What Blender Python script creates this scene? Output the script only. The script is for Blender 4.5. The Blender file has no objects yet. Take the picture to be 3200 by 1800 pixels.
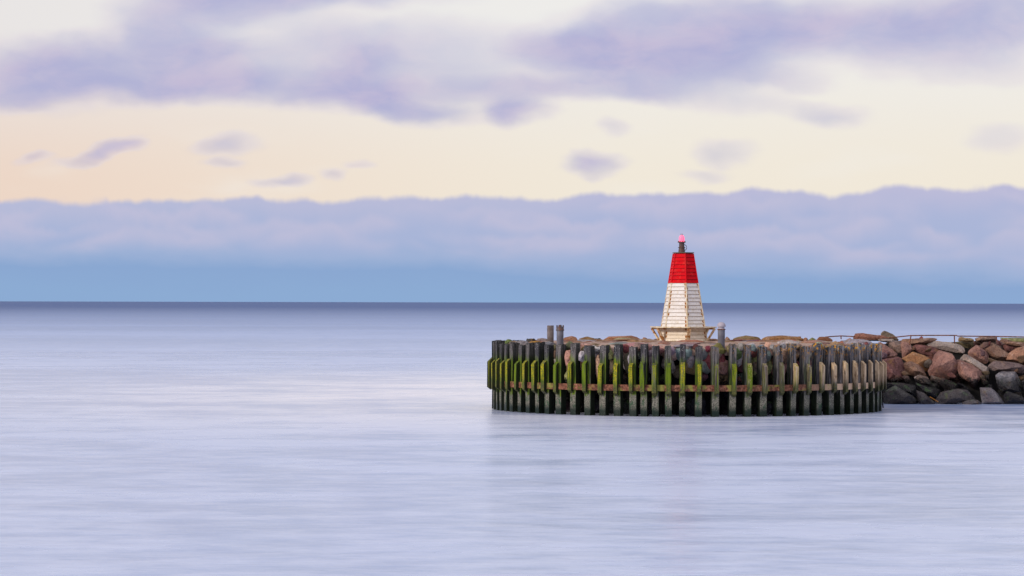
import bpy, bmesh, math, random
from mathutils import Vector, Matrix, noise
R = math.radians
random.seed(7)
scene = bpy.context.scene
COL = scene.collection

# ---------------------------------------------------------------- camera
F = 8500.0                       # focal length in photo pixels (3200 px wide)
CAMZ = 3.7
cam_d = bpy.data.cameras.new('camera')
cam = bpy.data.objects.new('camera', cam_d)
COL.objects.link(cam)
cam_d.sensor_width = 36.0
cam_d.lens = 36.0 * F / 3200.0
cam_d.clip_start = 0.5
cam_d.clip_end = 200000.0
PITCH = math.atan(45.0 / F)
ROLL = 0.0023
cam.matrix_world = (Matrix.Translation((0, 0, CAMZ)) @ Matrix.Rotation(R(90) + PITCH, 4, 'X')
                    @ Matrix.Rotation(ROLL, 4, 'Z'))
scene.camera = cam
CM = cam.matrix_world.to_3x3()


def P(px, py, d):
    """world point seen at photo pixel (px, py) at distance Y = d"""
    v = CM @ Vector(((px - 1600.0), -(py - 900.0), -F))
    k = d / v.y
    return Vector((v.x * k, d, CAMZ + v.z * k))


def lin(r, g, b):
    f = lambda c: (c / 12.92 if c <= 0.04045 else ((c + 0.055) / 1.055) ** 2.4)
    return (f(r / 255.0), f(g / 255.0), f(b / 255.0), 1.0)


# ---------------------------------------------------------------- node helper
class NT:
    def __init__(self, tree):
        self.t = tree
        self.n = tree.nodes
        self.l = tree.links
        self.n.clear()

    def new(self, typ, **kw):
        nd = self.n.new(typ)
        for k, v in kw.items():
            setattr(nd, k, v)
        return nd

    def put(self, sock, v):
        if v is None:
            return
        if isinstance(v, bpy.types.NodeSocket):
            self.l.new(v, sock)
        else:
            sock.default_value = v

    def math(self, op, a, b=None, c=None, clamp=False):
        nd = self.new('ShaderNodeMath', operation=op, use_clamp=clamp)
        for i, v in enumerate((a, b, c)):
            self.put(nd.inputs[i], v)
        return nd.outputs[0]

    def rng(self, v, a, b, c=0.0, d=1.0, smooth=True):
        nd = self.new('ShaderNodeMapRange')
        nd.interpolation_type = 'SMOOTHSTEP' if smooth else 'LINEAR'
        self.put(nd.inputs['Value'], v)
        for k, x in zip(('From Min', 'From Max', 'To Min', 'To Max'), (a, b, c, d)):
            self.put(nd.inputs[k], x)
        return nd.outputs['Result']

    def mix(self, f, a, b, blend='MIX'):
        nd = self.new('ShaderNodeMix', data_type='RGBA', blend_type=blend)
        self.put(nd.inputs[0], f)
        self.put(nd.inputs[6], a)
        self.put(nd.inputs[7], b)
        return nd.outputs[2]

    def noise(self, vec, scale, detail=3.0, rough=0.55, out=0, dist=0.0):
        nd = self.new('ShaderNodeTexNoise')
        self.put(nd.inputs['Vector'], vec)
        nd.inputs['Scale'].default_value = scale
        nd.inputs['Detail'].default_value = detail
        nd.inputs['Roughness'].default_value = rough
        nd.inputs['Distortion'].default_value = dist
        return nd.outputs[out]

    def mapping(self, vec, scale=(1, 1, 1), loc=(0, 0, 0), rot=(0, 0, 0), typ='POINT'):
        nd = self.new('ShaderNodeMapping', vector_type=typ)
        self.put(nd.inputs['Vector'], vec)
        nd.inputs['Location'].default_value = loc
        nd.inputs['Rotation'].default_value = rot
        nd.inputs['Scale'].default_value = scale
        return nd.outputs[0]

    def vmath(self, op, a, b=None, out=0):
        nd = self.new('ShaderNodeVectorMath', operation=op)
        self.put(nd.inputs[0], a)
        if b is not None:
            self.put(nd.inputs[1], b)
        return nd.outputs[out]

    def ramp(self, f, stops, interp='LINEAR'):
        nd = self.new('ShaderNodeValToRGB')
        cr = nd.color_ramp
        cr.interpolation = interp
        while len(cr.elements) < len(stops):
            cr.elements.new(0.5)
        for e, (p, c) in zip(cr.elements, stops):
            e.position = p
            e.color = c
        self.put(nd.inputs[0], f)
        return nd.outputs[0]

    def xyz(self, v):
        nd = self.new('ShaderNodeSeparateXYZ')
        self.put(nd.inputs[0], v)
        return nd.outputs

    def comb(self, x, y, z=0.0):
        nd = self.new('ShaderNodeCombineXYZ')
        for i, v in enumerate((x, y, z)):
            self.put(nd.inputs[i], v)
        return nd.outputs[0]


# ---------------------------------------------------------------- sky and sun
SUN_DIR = Vector((-0.72, -0.58, 0.38)).normalized()
SUN_EL = math.asin(SUN_DIR.z)
SUN_ROT = math.atan2(SUN_DIR.x, SUN_DIR.y)

world = bpy.data.worlds.new('World')
scene.world = world
world.use_nodes = True
W = NT(world.node_tree)
tc = W.new('ShaderNodeTexCoord')
dx, dy, dz = W.xyz(tc.outputs['Generated'])
az = W.math('ARCTAN2', dx, dy)
hor = W.math('SQRT', W.math('ADD', W.math('MULTIPLY', dx, dx), W.math('MULTIPLY', dy, dy)))
el = W.math('DIVIDE', dz, W.math('MAXIMUM', hor, 0.02))
SX = W.math('MULTIPLY_ADD', az, F / 1242.0, 1600.0 / 1242.0)       # azimuth, in sky units
SY = W.math('MULTIPLY_ADD', el, -F / 1242.0, 945.0 / 1242.0)       # elevation, downwards
base_v = W.comb(SX, SY, 0.0)
# slow warp so cloud rims wander
w1 = W.noise(W.mapping(base_v, (1.0, 1.8, 1.0)), 3.2, 3.0, 0.5, out=1)
warp = W.vmath('SUBTRACT', w1, (0.5, 0.5, 0.5))
w2 = W.vmath('SUBTRACT', W.noise(W.mapping(base_v, (1.0, 1.7, 1.0)), 9.0, 3.0, 0.5, out=1), (0.5, 0.5, 0.5))
wv = W.vmath('ADD', base_v, W.vmath('ADD', W.vmath('MULTIPLY', warp, (0.17, 0.10, 0.0)), W.vmath('MULTIPLY', w2, (0.06, 0.034, 0.0))))
BLOBS = [  # x, y, rx, ry, turn, strength  (thousandths of the sky units above)
    (130, 200, 200, 90, 0, .95), (330, 180, 230, 85, 0, .88), (460, 110, 200, 70, 15, .8),
    (560, 30, 260, 50, 0, .7), (720, -20, 420, 52, 0, .92), (540, 220, 260, 52, 0, .9), (30, 255, 150, 40, 0, .6),
    (830, 150, 330, 100, 0, .46), (900, 228, 200, 58, 6, .92), (1020, 272, 165, 30, 5, .92),
    (880, 180, 120, 50, -25, .6), (1290, 278, 95, 44, 8, .85), (1120, 150, 430, 105, 0, .42),
    (1560, 125, 270, 85, 0, .92), (1760, 150, 260, 72, 0, .88), (1400, 110, 150, 50, 0, .55),
    (1950, 70, 380, 100, 0, .85), (2260, 90, 380, 95, 0, .7), (2520, 50, 300, 90, 0, .75), (1650, 40, 260, 50, 0, .6),
    (1860, 190, 140, 40, 0, .5), (1480, 218, 380, 40, 0, .62), (1760, 243, 260, 32, 8, .36), (1150, 225, 300, 40, 0, .4),
    (265, 395, 75, 20, -22, .8), (330, 380, 45, 14, 0, .6), (90, 405, 34, 13, 0, .45), (575, 378, 68, 24, -6, .55),
    (710, 452, 60, 14, -6, .55), (840, 428, 35, 18, 0, .4), (900, 398, 34, 13, 0, .3),
    (1485, 412, 74, 23, 0, .85), (1828, 395, 62, 31, 4, .42), (2072, 296, 80, 28, 0, .45),
    (1545, 328, 44, 18, 0, .35), (1780, 446, 66, 14, 0, .3), (2000, 212, 85, 28, 0, .42),
    (2510, 350, 90, 40, 0, .22), (560, 425, 44, 12, 0, .35), (180, 425, 60, 12, 0, .28), (2400, 180, 260, 50, 0, .35),
]
keep = None
for bx, by, rx, ry, rot, s in BLOBS:
    m = W.mapping(wv, (rx / 1000., ry / 1000., 1.0), (bx / 1000., by / 1000., 0.0), (0, 0, R(rot)), 'TEXTURE')
    ln = W.vmath('LENGTH', m, out=1)
    a = W.rng(ln, 0.28 if ry > 35 else 0.05, 1.34 if ry > 35 else 1.6, 1.0 - s, 1.0)
    keep = a if keep is None else W.math('MULTIPLY', keep, a)
# beyond the named clouds the same broken layer goes on over the dome
pl = W.math('ADD', W.math('MAXIMUM', dz, 0.0), 0.10)
plv = W.comb(W.math('DIVIDE', dx, pl), W.math('DIVIDE', dy, pl), 0.0)
gen = W.rng(W.noise(plv, 0.75, 5.0, 0.5), 0.44, 0.62, 0.0, 0.8)
low = W.rng(W.noise(W.mapping(base_v, (0.8, 2.4, 1)), 1.6, 4.0, 0.5), 0.5, 0.68, 0.0, 0.75)
hi_f = W.rng(SY, -0.9, -0.1, 1.0, 0.0)
gen = W.math('ADD', W.math('MULTIPLY', gen, hi_f), W.math('MULTIPLY', low, W.math('SUBTRACT', 1.0, hi_f)))
inside = W.math('MULTIPLY', W.math('MULTIPLY', W.rng(SX, -0.45, -0.05), W.rng(SX, 2.62, 3.0, 1.0, 0.0)),
                W.math('MULTIPLY', W.rng(SY, -0.25, 0.02), W.rng(dy, 0.0, 0.1)))
gen = W.math('MULTIPLY', gen, W.math('SUBTRACT', 1.0, inside))
keep = W.math('MULTIPLY', keep, W.math('SUBTRACT', 1.0, gen))
dens = W.math('SUBTRACT', 1.0, keep)
wisp = W.noise(W.mapping(wv, (1.0, 2.6, 1.0)), 3.6, 4.0, 0.5)
dens = W.math('MULTIPLY', dens, W.rng(wisp, 0.32, 0.62, 0.88, 1.06, smooth=False), clamp=True)
# open sky between the clouds: peach low on the left, pale cream to the right
side = W.rng(SX, -0.3, 1.7)
rowf = W.rng(SY, 0.05, 0.5)
left_c = W.mix(rowf, lin(234, 230, 229), lin(238, 214, 198))
right_c = W.mix(rowf, lin(240, 238, 235), lin(242, 233, 218))
clear_c = W.mix(side, left_c, right_c)
streak = W.noise(W.mapping(base_v, (1.0, 3.0, 1)), 2.2, 3.0, 0.5)
clear_c = W.mix(W.rng(streak, 0.5, 0.8, 0.0, 0.45), clear_c, lin(242, 238, 232))
tone = W.noise(W.mapping(wv, (1.0, 2.0, 1)), 4.0, 5.0, 0.55)
cloud_c = W.mix(W.rng(tone, 0.35, 0.68), lin(172, 174, 213), lin(195, 186, 215))
rim = W.math('MULTIPLY', W.rng(dens, 0.02, 0.16), W.rng(dens, 0.42, 0.18))
clear_c = W.mix(W.math('MULTIPLY', rim, 0.25), clear_c, lin(240, 230, 230))
sky_c = W.mix(dens, clear_c, cloud_c)
# long cloud bank on the horizon
edge0 = W.rng(SX, 0.0, 2.6, 0.512, 0.470, smooth=False)
lowb = W.rng(SX, -0.2, 2.7, 0.045, -0.012, smooth=False)
SYb = W.math('ADD', W.math('ADD', SY, lowb), W.math('MULTIPLY_ADD', W.noise(W.mapping(base_v, (1.0, 2.2, 1)), 3.0, 5.0, 0.55), 0.09, -0.045))
bank_g = W.ramp(W.rng(SYb, 0.45, 0.77, smooth=False), [
    (0.0, lin(186, 185, 217)), (0.30, lin(180, 186, 217)), (0.55, lin(174, 185, 217)), (0.70, lin(157, 178, 215)),
    (0.82, lin(138, 168, 211)), (1.0, lin(140, 172, 213))])
bfade = W.rng(SYb, 0.63, 0.71, 1.0, 0.0)
# heaped billows, each row lit on its crown and bluer in its hollow
for i, (off, amp, sc, alpha) in enumerate([(0.0, .045, 5.5, 1.0), (.016, .07, 6.0, .9), (.050, .08, 5.0, .85), (.088, .085, 4.4, .8), (.125, .08, 4.0, .75), (.165, .06, 3.6, .6)]):
    ev = W.mapping(base_v, (1.0, 0.4, 1), (i * 3.7, i * 1.9, 0))
    e_n = W.noise(ev, sc, 4.0, 0.52)
    e_i = W.math('MULTIPLY_ADD', W.math('SUBTRACT', e_n, 0.5), -2.0 * amp, W.math('ADD', edge0, off))
    below = W.math('SUBTRACT', SY, e_i)
    mk = W.rng(below, -0.006, 0.013 if i == 0 else 0.02)
    gr = W.rng(below, 0.0, 0.085)
    crown = W.mix(0.85 if i else 0.3, bank_g, lin(196, 193, 219))
    hollow = W.mix(0.5, bank_g, lin(160, 177, 217))
    c_i = W.mix(W.math('MULTIPLY', bfade, 0.95), bank_g, W.mix(gr, crown, hollow))
    if i:
        pres = W.rng(W.noise(W.mapping(base_v, (1.0, 2.0, 1), (i * 5.1, i * 2.3, 0)), 2.6, 2.0, 0.5), 0.42, 0.56, 0.0, alpha)
        mk = W.math('MULTIPLY', mk, W.math('MULTIPLY', pres, bfade))
    sky_c = W.mix(mk, sky_c, c_i)
nish = W.new('ShaderNodeTexSky', sky_type='NISHITA', sun_disc=False)
nish.sun_elevation = SUN_EL
nish.sun_rotation = SUN_ROT
nish_c = W.mix(1.0, nish.outputs[0], (0.10, 0.10, 0.10, 1), 'MULTIPLY')
sky_c = W.mix(0.97, nish_c, sky_c)
bg = W.new('ShaderNodeBackground')
W.put(bg.inputs['Color'], sky_c)
bg.inputs['Strength'].default_value = 1.0
world.cycles.sampling_method = 'MANUAL'
world.cycles.sample_map_resolution = 512
wo = W.new('ShaderNodeOutputWorld')
W.l.new(bg.outputs[0], wo.inputs[0])

sun_d = bpy.data.lights.new('sun', 'SUN')
sun_d.energy = 2.2
sun_d.angle = R(12)
sun_d.color = (1.0, 0.88, 0.74)
sun = bpy.data.objects.new('sun', sun_d)
COL.objects.link(sun)
sun.rotation_euler = SUN_DIR.to_track_quat('Z', 'Y').to_euler()

vs = scene.view_settings
vs.view_transform = 'Standard'
vs.look = 'None'
vs.exposure = 0.0
vs.gamma = 1.0
vs.use_curve_mapping = False


# ---------------------------------------------------------------- objects helper
def obj(name, me, mat=None, parent=None, loc=(0, 0, 0), color=None):
    o = bpy.data.objects.new(name, me)
    COL.objects.link(o)
    o.location = loc
    if parent is not None:
        o.parent = parent
    if mat is not None and me is not None and len(me.materials) == 0:
        me.materials.append(mat)
    if color is not None:
        o.color = (color[0], color[1], color[2], 1.0)
    return o


def tag(o, label, cat, group=None, kind=None):
    if label:
        o['label'] = label
    if cat:
        o['category'] = cat
    if group:
        o['group'] = group
    if kind:
        o['kind'] = kind
    return o


def to_mesh(bm, name, smooth_angle=None):
    bmesh.ops.recalc_face_normals(bm, faces=bm.faces)
    me = bpy.data.meshes.new(name)
    bm.to_mesh(me)
    bm.free()
    if smooth_angle is not None:
        me.polygons.foreach_set('use_smooth', [True] * len(me.polygons))
        me.set_sharp_from_angle(angle=R(smooth_angle))
    return me


def add_box(bm, lo, hi, mat=Matrix.Identity(4)):
    vs_ = [bm.verts.new(mat @ Vector((x, y, z))) for x in (lo[0], hi[0]) for y in (lo[1], hi[1]) for z in (lo[2], hi[2])]
    for f in ((0, 1, 3, 2), (4, 6, 7, 5), (0, 4, 5, 1), (2, 3, 7, 6), (0, 2, 6, 4), (1, 5, 7, 3)):
        bm.faces.new([vs_[i] for i in f])
    return vs_


def add_lathe(bm, prof, seg=24, wob=None):
    rings = []
    for r, z in prof:
        if r < 1e-5:
            rings.append([bm.verts.new((0, 0, z))])
        else:
            rings.append([bm.verts.new((r * math.cos(2 * math.pi * i / seg), r * math.sin(2 * math.pi * i / seg), z)) for i in range(seg)])
    for a, b in zip(rings[:-1], rings[1:]):
        for i in range(seg):
            j = (i + 1) % seg
            va = [a[0]] if len(a) == 1 else [a[i], a[j]]
            vb = [b[0]] if len(b) == 1 else [b[j], b[i]]
            if len(va) + len(vb) >= 3:
                bm.faces.new(va + vb)
    return rings


def add_tube(bm, pts, r, seg=8):
    pts = [Vector(p) for p in pts]
    rings = []
    for i, p in enumerate(pts):
        t = (pts[min(i + 1, len(pts) - 1)] - pts[max(i - 1, 0)]).normalized()
        u = t.cross(Vector((0, 0, 1)))
        if u.length < 1e-3:
            u = Vector((1, 0, 0))
        u.normalize()
        v = t.cross(u)
        rings.append([bm.verts.new(p + (u * math.cos(a) + v * math.sin(a)) * r) for a in [2 * math.pi * k / seg for k in range(seg)]])
    for a, b in zip(rings[:-1], rings[1:]):
        for i in range(seg):
            j = (i + 1) % seg
            bm.faces.new((a[i], a[j], b[j], b[i]))
    bm.faces.new(list(reversed(rings[0])))
    bm.faces.new(rings[-1])


# ---------------------------------------------------------------- materials
def new_mat(name):
    m = bpy.data.materials.new(name)
    m.use_nodes = True
    t = NT(m.node_tree)
    out = t.new('ShaderNodeOutputMaterial')
    b = t.new('ShaderNodeBsdfPrincipled')
    b.inputs['Specular IOR Level'].default_value = 0.22
    t.l.new(b.outputs[0], out.inputs[0])
    return m, t, b, out


def bump(t, h, strength, dist, b):
    nd = t.new('ShaderNodeBump')
    nd.inputs['Strength'].default_value = strength
    nd.inputs['Distance'].default_value = dist
    t.put(nd.inputs['Height'], h)
    t.l.new(nd.outputs[0], b.inputs['Normal'])
    return nd


def mat_water():
    m, t, b, out = new_mat('sea_water')
    g = t.new('ShaderNodeNewGeometry')
    pos = g.outputs['Position']
    px, py, pz = t.xyz(pos)
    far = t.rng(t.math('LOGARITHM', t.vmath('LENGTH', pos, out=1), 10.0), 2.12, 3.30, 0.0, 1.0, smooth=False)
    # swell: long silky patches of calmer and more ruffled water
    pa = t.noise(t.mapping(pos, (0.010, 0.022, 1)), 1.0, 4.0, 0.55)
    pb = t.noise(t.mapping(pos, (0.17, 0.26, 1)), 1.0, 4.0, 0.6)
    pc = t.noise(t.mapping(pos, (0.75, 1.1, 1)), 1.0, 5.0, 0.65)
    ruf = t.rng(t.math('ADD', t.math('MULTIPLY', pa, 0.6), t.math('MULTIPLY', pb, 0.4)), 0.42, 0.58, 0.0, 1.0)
    # paler near, darker far: sky reflection put into the colour over milky water
    near_fac = t.math('POWER', t.math('SUBTRACT', 1.0, far), 1.35)
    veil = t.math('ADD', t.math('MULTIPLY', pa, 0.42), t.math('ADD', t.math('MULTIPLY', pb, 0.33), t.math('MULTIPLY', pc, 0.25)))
    milk_sheen = t.math('MULTIPLY', near_fac, t.rng(veil, 0.42, 0.57, 0.30, 1.0))
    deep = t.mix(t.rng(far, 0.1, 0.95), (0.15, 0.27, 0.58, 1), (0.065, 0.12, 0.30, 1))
    col = t.mix(milk_sheen, deep, (0.49, 0.585, 0.86, 1))
    b.inputs['Specular Tint'].default_value = (0.82, 0.91, 1.0, 1)
    # pale patch painted beside the pier for the bright sky reflected there
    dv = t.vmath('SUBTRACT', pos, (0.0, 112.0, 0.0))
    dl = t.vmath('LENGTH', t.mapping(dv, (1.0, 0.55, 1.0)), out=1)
    sky_glow = t.math('MULTIPLY', t.rng(dl, 4.0, 26.0, 0.9, 0.0), t.rng(veil, 0.38, 0.58, 0.25, 1.0))
    col = t.mix(sky_glow, col, (0.86, 0.85, 0.93, 1))
    t.put(b.inputs['Base Color'], col)
    t.put(b.inputs['Specular IOR Level'], t.rng(far, 0.1, 1.0, 0.75, 0.42, smooth=False))
    b.inputs['IOR'].default_value = 1.333
    rg = t.rng(far, 0.0, 1.0, 0.19, 0.62, smooth=False)
    t.put(b.inputs['Roughness'], t.math('MULTIPLY_ADD', ruf, 0.10, rg))
    h = t.math('ADD', t.math('MULTIPLY', pc, 0.4), t.math('MULTIPLY', pb, 1.0))
    bump(t, h, 1.0, 0.06, b)
    return m


def timber_mat(name, fender=False):
    """weathered sea timber; object colour: R green algae, G painted flank shade (piles) / bare wood (fenders), B orange lichen"""
    m, t, b, out = new_mat(name)
    g = t.new('ShaderNodeNewGeometry')
    px, py, pz = t.xyz(g.outputs['Position'])
    oi = t.new('ShaderNodeObjectInfo')
    al, shade_bare, li = t.xyz(oi.outputs['Color'])
    tco = t.new('ShaderNodeTexCoord')
    oc = t.vmath('ADD', tco.outputs['Object'], t.vmath('MULTIPLY', oi.outputs['Random'], (37.0, 11.0, 5.0)))
    grain = t.noise(t.mapping(oc, (30, 30, 1.6)), 1.0, 4.0, 0.6)
    blot = t.noise(t.mapping(oc, (7, 7, 3)), 1.0, 4.0, 0.6)
    fine = t.noise(oc, 34.0, 3.0, 0.6)
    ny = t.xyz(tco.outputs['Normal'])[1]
    outer_face = t.rng(t.math('MULTIPLY', ny, -1.0), 0.25, 0.8)          # outer face, left free of the shade painted on the flanks
    col = t.mix(t.rng(grain, 0.36, 0.66), (0.018, 0.019, 0.023, 1), t.mix(li, (0.13, 0.125, 0.135, 1), (0.30, 0.28, 0.285, 1)))
    col = t.mix(t.math('MULTIPLY', t.rng(blot, 0.52, 0.70), 0.6), col, (0.030, 0.034, 0.044, 1))
    col = t.mix(1.0, col, t.mix(oi.outputs['Random'], (0.55, 0.56, 0.62, 1), (1.35, 1.28, 1.2, 1)), 'MULTIPLY')
    # pale salt and bird streaks near the head
    headz = t.rng(pz, 1.7, 2.35)
    col = t.mix(t.math('MULTIPLY', t.rng(fine, 0.60, 0.68), t.math('MULTIPLY', headz, 0.8)), col, (0.55, 0.53, 0.53, 1))
    if fender:
        bare = t.mix(t.rng(grain, 0.3, 0.7), (0.40, 0.26, 0.14, 1), (0.70, 0.54, 0.37, 1))
        bare = t.mix(t.math('MULTIPLY', t.rng(blot, 0.52, 0.66), 0.8), bare, (0.16, 0.085, 0.04, 1))
        col = t.mix(t.math('MULTIPLY', t.rng(shade_bare, 0.3, 0.9), t.rng(t.math('ADD', pz, t.math('MULTIPLY', blot, 0.7)), 1.15, 1.75)), col, bare)
    # algae: strongest in the wash zone
    zj = t.math('ADD', pz, t.math('MULTIPLY_ADD', blot, 0.9, -0.45))
    zone = t.math('MULTIPLY', t.rng(zj, 0.45, 0.85), t.rng(zj, 1.55, 2.05, 1.0, 0.0))
    strk = t.noise(t.mapping(oc, (16, 16, 0.9)), 1.0, 3.0, 0.55)
    amt = t.math('MULTIPLY', t.math('MULTIPLY', zone, t.rng(t.math('ADD', strk, t.math('MULTIPLY_ADD', al, 0.35, -0.2)), 0.42, 0.60)), t.math('ADD', al, 0.25), clamp=True)
    green = t.mix(t.rng(grain, 0.35, 0.65), (0.028, 0.062, 0.006, 1), (0.13, 0.19, 0.008, 1))
    if fender:
        gy = t.mix(t.math('MULTIPLY', t.rng(fine, 0.4, 0.62), t.rng(oi.outputs['Random'], 0.3, 0.9)), (0.12, 0.18, 0.004, 1), (0.46, 0.36, 0.015, 1))
        green = t.mix(t.math('MULTIPLY', t.rng(grain, 0.30, 0.55), t.rng(t.math('ADD', pz, t.math('MULTIPLY', blot, 0.8)), 1.35, 1.75)), green, gy)
    col = t.mix(t.math('MULTIPLY', amt, t.rng(fine, 0.22, 0.5)), col, green)
    if fender:      # soaked lower end, greyish brown with some moss
        low = t.rng(t.math('ADD', pz, t.math('MULTIPLY_ADD', blot, 0.6, -0.3)), 1.12, 0.85)
        col = t.mix(t.math('MULTIPLY', low, 0.85), col, t.mix(t.rng(fine, 0.42, 0.6), (0.045, 0.045, 0.03, 1), (0.13, 0.125, 0.03, 1)))
    # barnacle-grey foot, then black-green at the water
    foot = t.rng(zj, 0.72, 0.55)
    fcol = t.mix(t.rng(fine, 0.38, 0.62), (0.055, 0.058, 0.045, 1), (0.23, 0.22, 0.19, 1))
    fcol = t.mix(t.math('MULTIPLY', t.rng(blot, 0.50, 0.64), 0.8), fcol, (0.02, 0.07, 0.035, 1))
    col = t.mix(foot, col, fcol)
    wet = t.rng(t.math('ADD', pz, t.math('MULTIPLY', fine, 0.12)), 0.46, 0.20)
    col = t.mix(wet, col, (0.006, 0.016, 0.012, 1))
    # shade between the piles painted on the flanks, over wet dark green
    flank = t.math('MULTIPLY', t.math('SUBTRACT', 1.0, outer_face), (t.math('MAXIMUM', t.rng(zj, 1.05, 0.7), t.math('MULTIPLY', t.math('SUBTRACT', 1.0, shade_bare), 0.95) if fender else shade_bare)))
    slime_shade = t.mix(t.rng(grain, 0.35, 0.7), (0.004, 0.006, 0.005, 1), (0.011, 0.020, 0.008, 1))
    col = t.mix(t.math('MULTIPLY', flank, t.rng(zj, 2.5, 1.5, 0.35, 0.96)), col, slime_shade)
    # orange / yellow lichen on the heads
    lz = t.rng(pz, 1.75, 2.3)
    lm = t.math('MULTIPLY', t.rng(t.noise(oc, 10.0, 4.0, 0.65), 0.54, 0.60), t.math('MULTIPLY', lz, li))
    col = t.mix(lm, col, t.mix(t.rng(fine, 0.4, 0.6), (0.50, 0.30, 0.02, 1), (0.60, 0.21, 0.02, 1)))
    t.put(b.inputs['Base Color'], col)
    t.put(b.inputs['Roughness'], t.rng(wet, 0, 1, 0.85, 0.35))
    bump(t, t.math('ADD', grain, t.math('MULTIPLY', fine, 0.4)), 0.8, 0.02, b)
    return m


def rock_mat(name, wet_z=0.75, moss=0.0, wet_dark=1.0):
    """granite; object colour is the stone's own tint"""
    m, t, b, out = new_mat(name)
    g = t.new('ShaderNodeNewGeometry')
    px, py, pz = t.xyz(g.outputs['Position'])
    nz = t.xyz(g.outputs['Normal'])[2]
    oi = t.new('ShaderNodeObjectInfo')
    tco = t.new('ShaderNodeTexCoord')
    oc = t.vmath('ADD', tco.outputs['Object'], t.vmath('MULTIPLY', oi.outputs['Random'], (53.0, 17.0, 9.0)))
    big = t.noise(oc, 1.6, 4.0, 0.6)
    mid = t.noise(oc, 6.0, 4.0, 0.6)
    fine = t.noise(oc, 14.0, 5.0, 0.7)
    col = t.mix(t.rng(big, 0.35, 0.65), t.mix(1.0, oi.outputs['Color'], (0.62, 0.58, 0.60, 1), 'MULTIPLY'), oi.outputs['Color'])
    col = t.mix(t.math('MULTIPLY', t.rng(mid, 0.48, 0.66), 0.6), col, t.mix(1.0, col, (1.5, 1.32, 1.2, 1), 'MULTIPLY'))
    col = t.mix(t.math('MULTIPLY', t.rng(fine, 0.5, 0.38), 0.75), col, t.mix(1.0, col, (0.45, 0.42, 0.45, 1), 'MULTIPLY'))
    # pale crust lichen on upper sides
    lic = t.math('MULTIPLY', t.rng(t.noise(oc, 3.0, 5.0, 0.7), 0.55, 0.70), t.rng(nz, 0.0, 0.6))
    col = t.mix(t.math('MULTIPLY', lic, t.rng(fine, 0.4, 0.6, 0.1, 0.7)), col, (0.44, 0.42, 0.42, 1))
    och = t.math('MULTIPLY', t.rng(t.noise(t.vmath('ADD', oc, (7.0, 3.0, 1.0)), 2.2, 4.0, 0.65), 0.58, 0.72), 0.55 + moss * 0.4)
    col = t.mix(och, col, t.mix(moss, (0.27, 0.15, 0.04, 1), (0.16, 0.15, 0.015, 1)))
    # tide zone: wet, dark, some weed
    zj = t.math('ADD', pz, t.math('MULTIPLY_ADD', mid, 0.5, -0.25))
    wet = t.rng(zj, wet_z + 0.12, wet_z - 0.12)
    wet_dark = oi.outputs['Alpha']
    wcol = t.mix(1.0, col, (0.04, 0.042, 0.062, 1), 'MULTIPLY')
    weed = t.math('MULTIPLY', t.rng(t.noise(oc, 3.4, 3.0, 0.6), 0.54, 0.66), t.rng(nz, -0.1, 0.5))
    wcol = t.mix(t.math('MULTIPLY', weed, 0.7), wcol, (0.03, 0.07, 0.02, 1))
    col = t.mix(t.math('MULTIPLY', wet, wet_dark), col, wcol)
    t.put(b.inputs['Base Color'], col)
    t.put(b.inputs['Roughness'], t.rng(wet, 0, 1, 0.88, 0.27))
    t.put(b.inputs['Specular IOR Level'], t.rng(wet, 0, 1, 0.2, 0.30))
    bump(t, t.math('ADD', mid, t.math('MULTIPLY', fine, 0.7)), 1.0, 0.10, b)
    return m


def plain_mat(name, c, rough=0.6, var=0.25, scale=8.0, metallic=0.0, c2=None, bump_s=0.3):
    m, t, b, out = new_mat(name)
    tco = t.new('ShaderNodeTexCoord')
    n = t.noise(tco.outputs['Object'], scale, 5.0, 0.6)
    c2 = c2 or tuple(x * (1 - var) for x in c[:3]) + (1.0,)
    t.put(b.inputs['Base Color'], t.mix(t.rng(n, 0.38, 0.62), c2, c))
    b.inputs['Roughness'].default_value = rough
    b.inputs['Metallic'].default_value = metallic
    bump(t, n, bump_s, 0.01, b)
    return m


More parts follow.
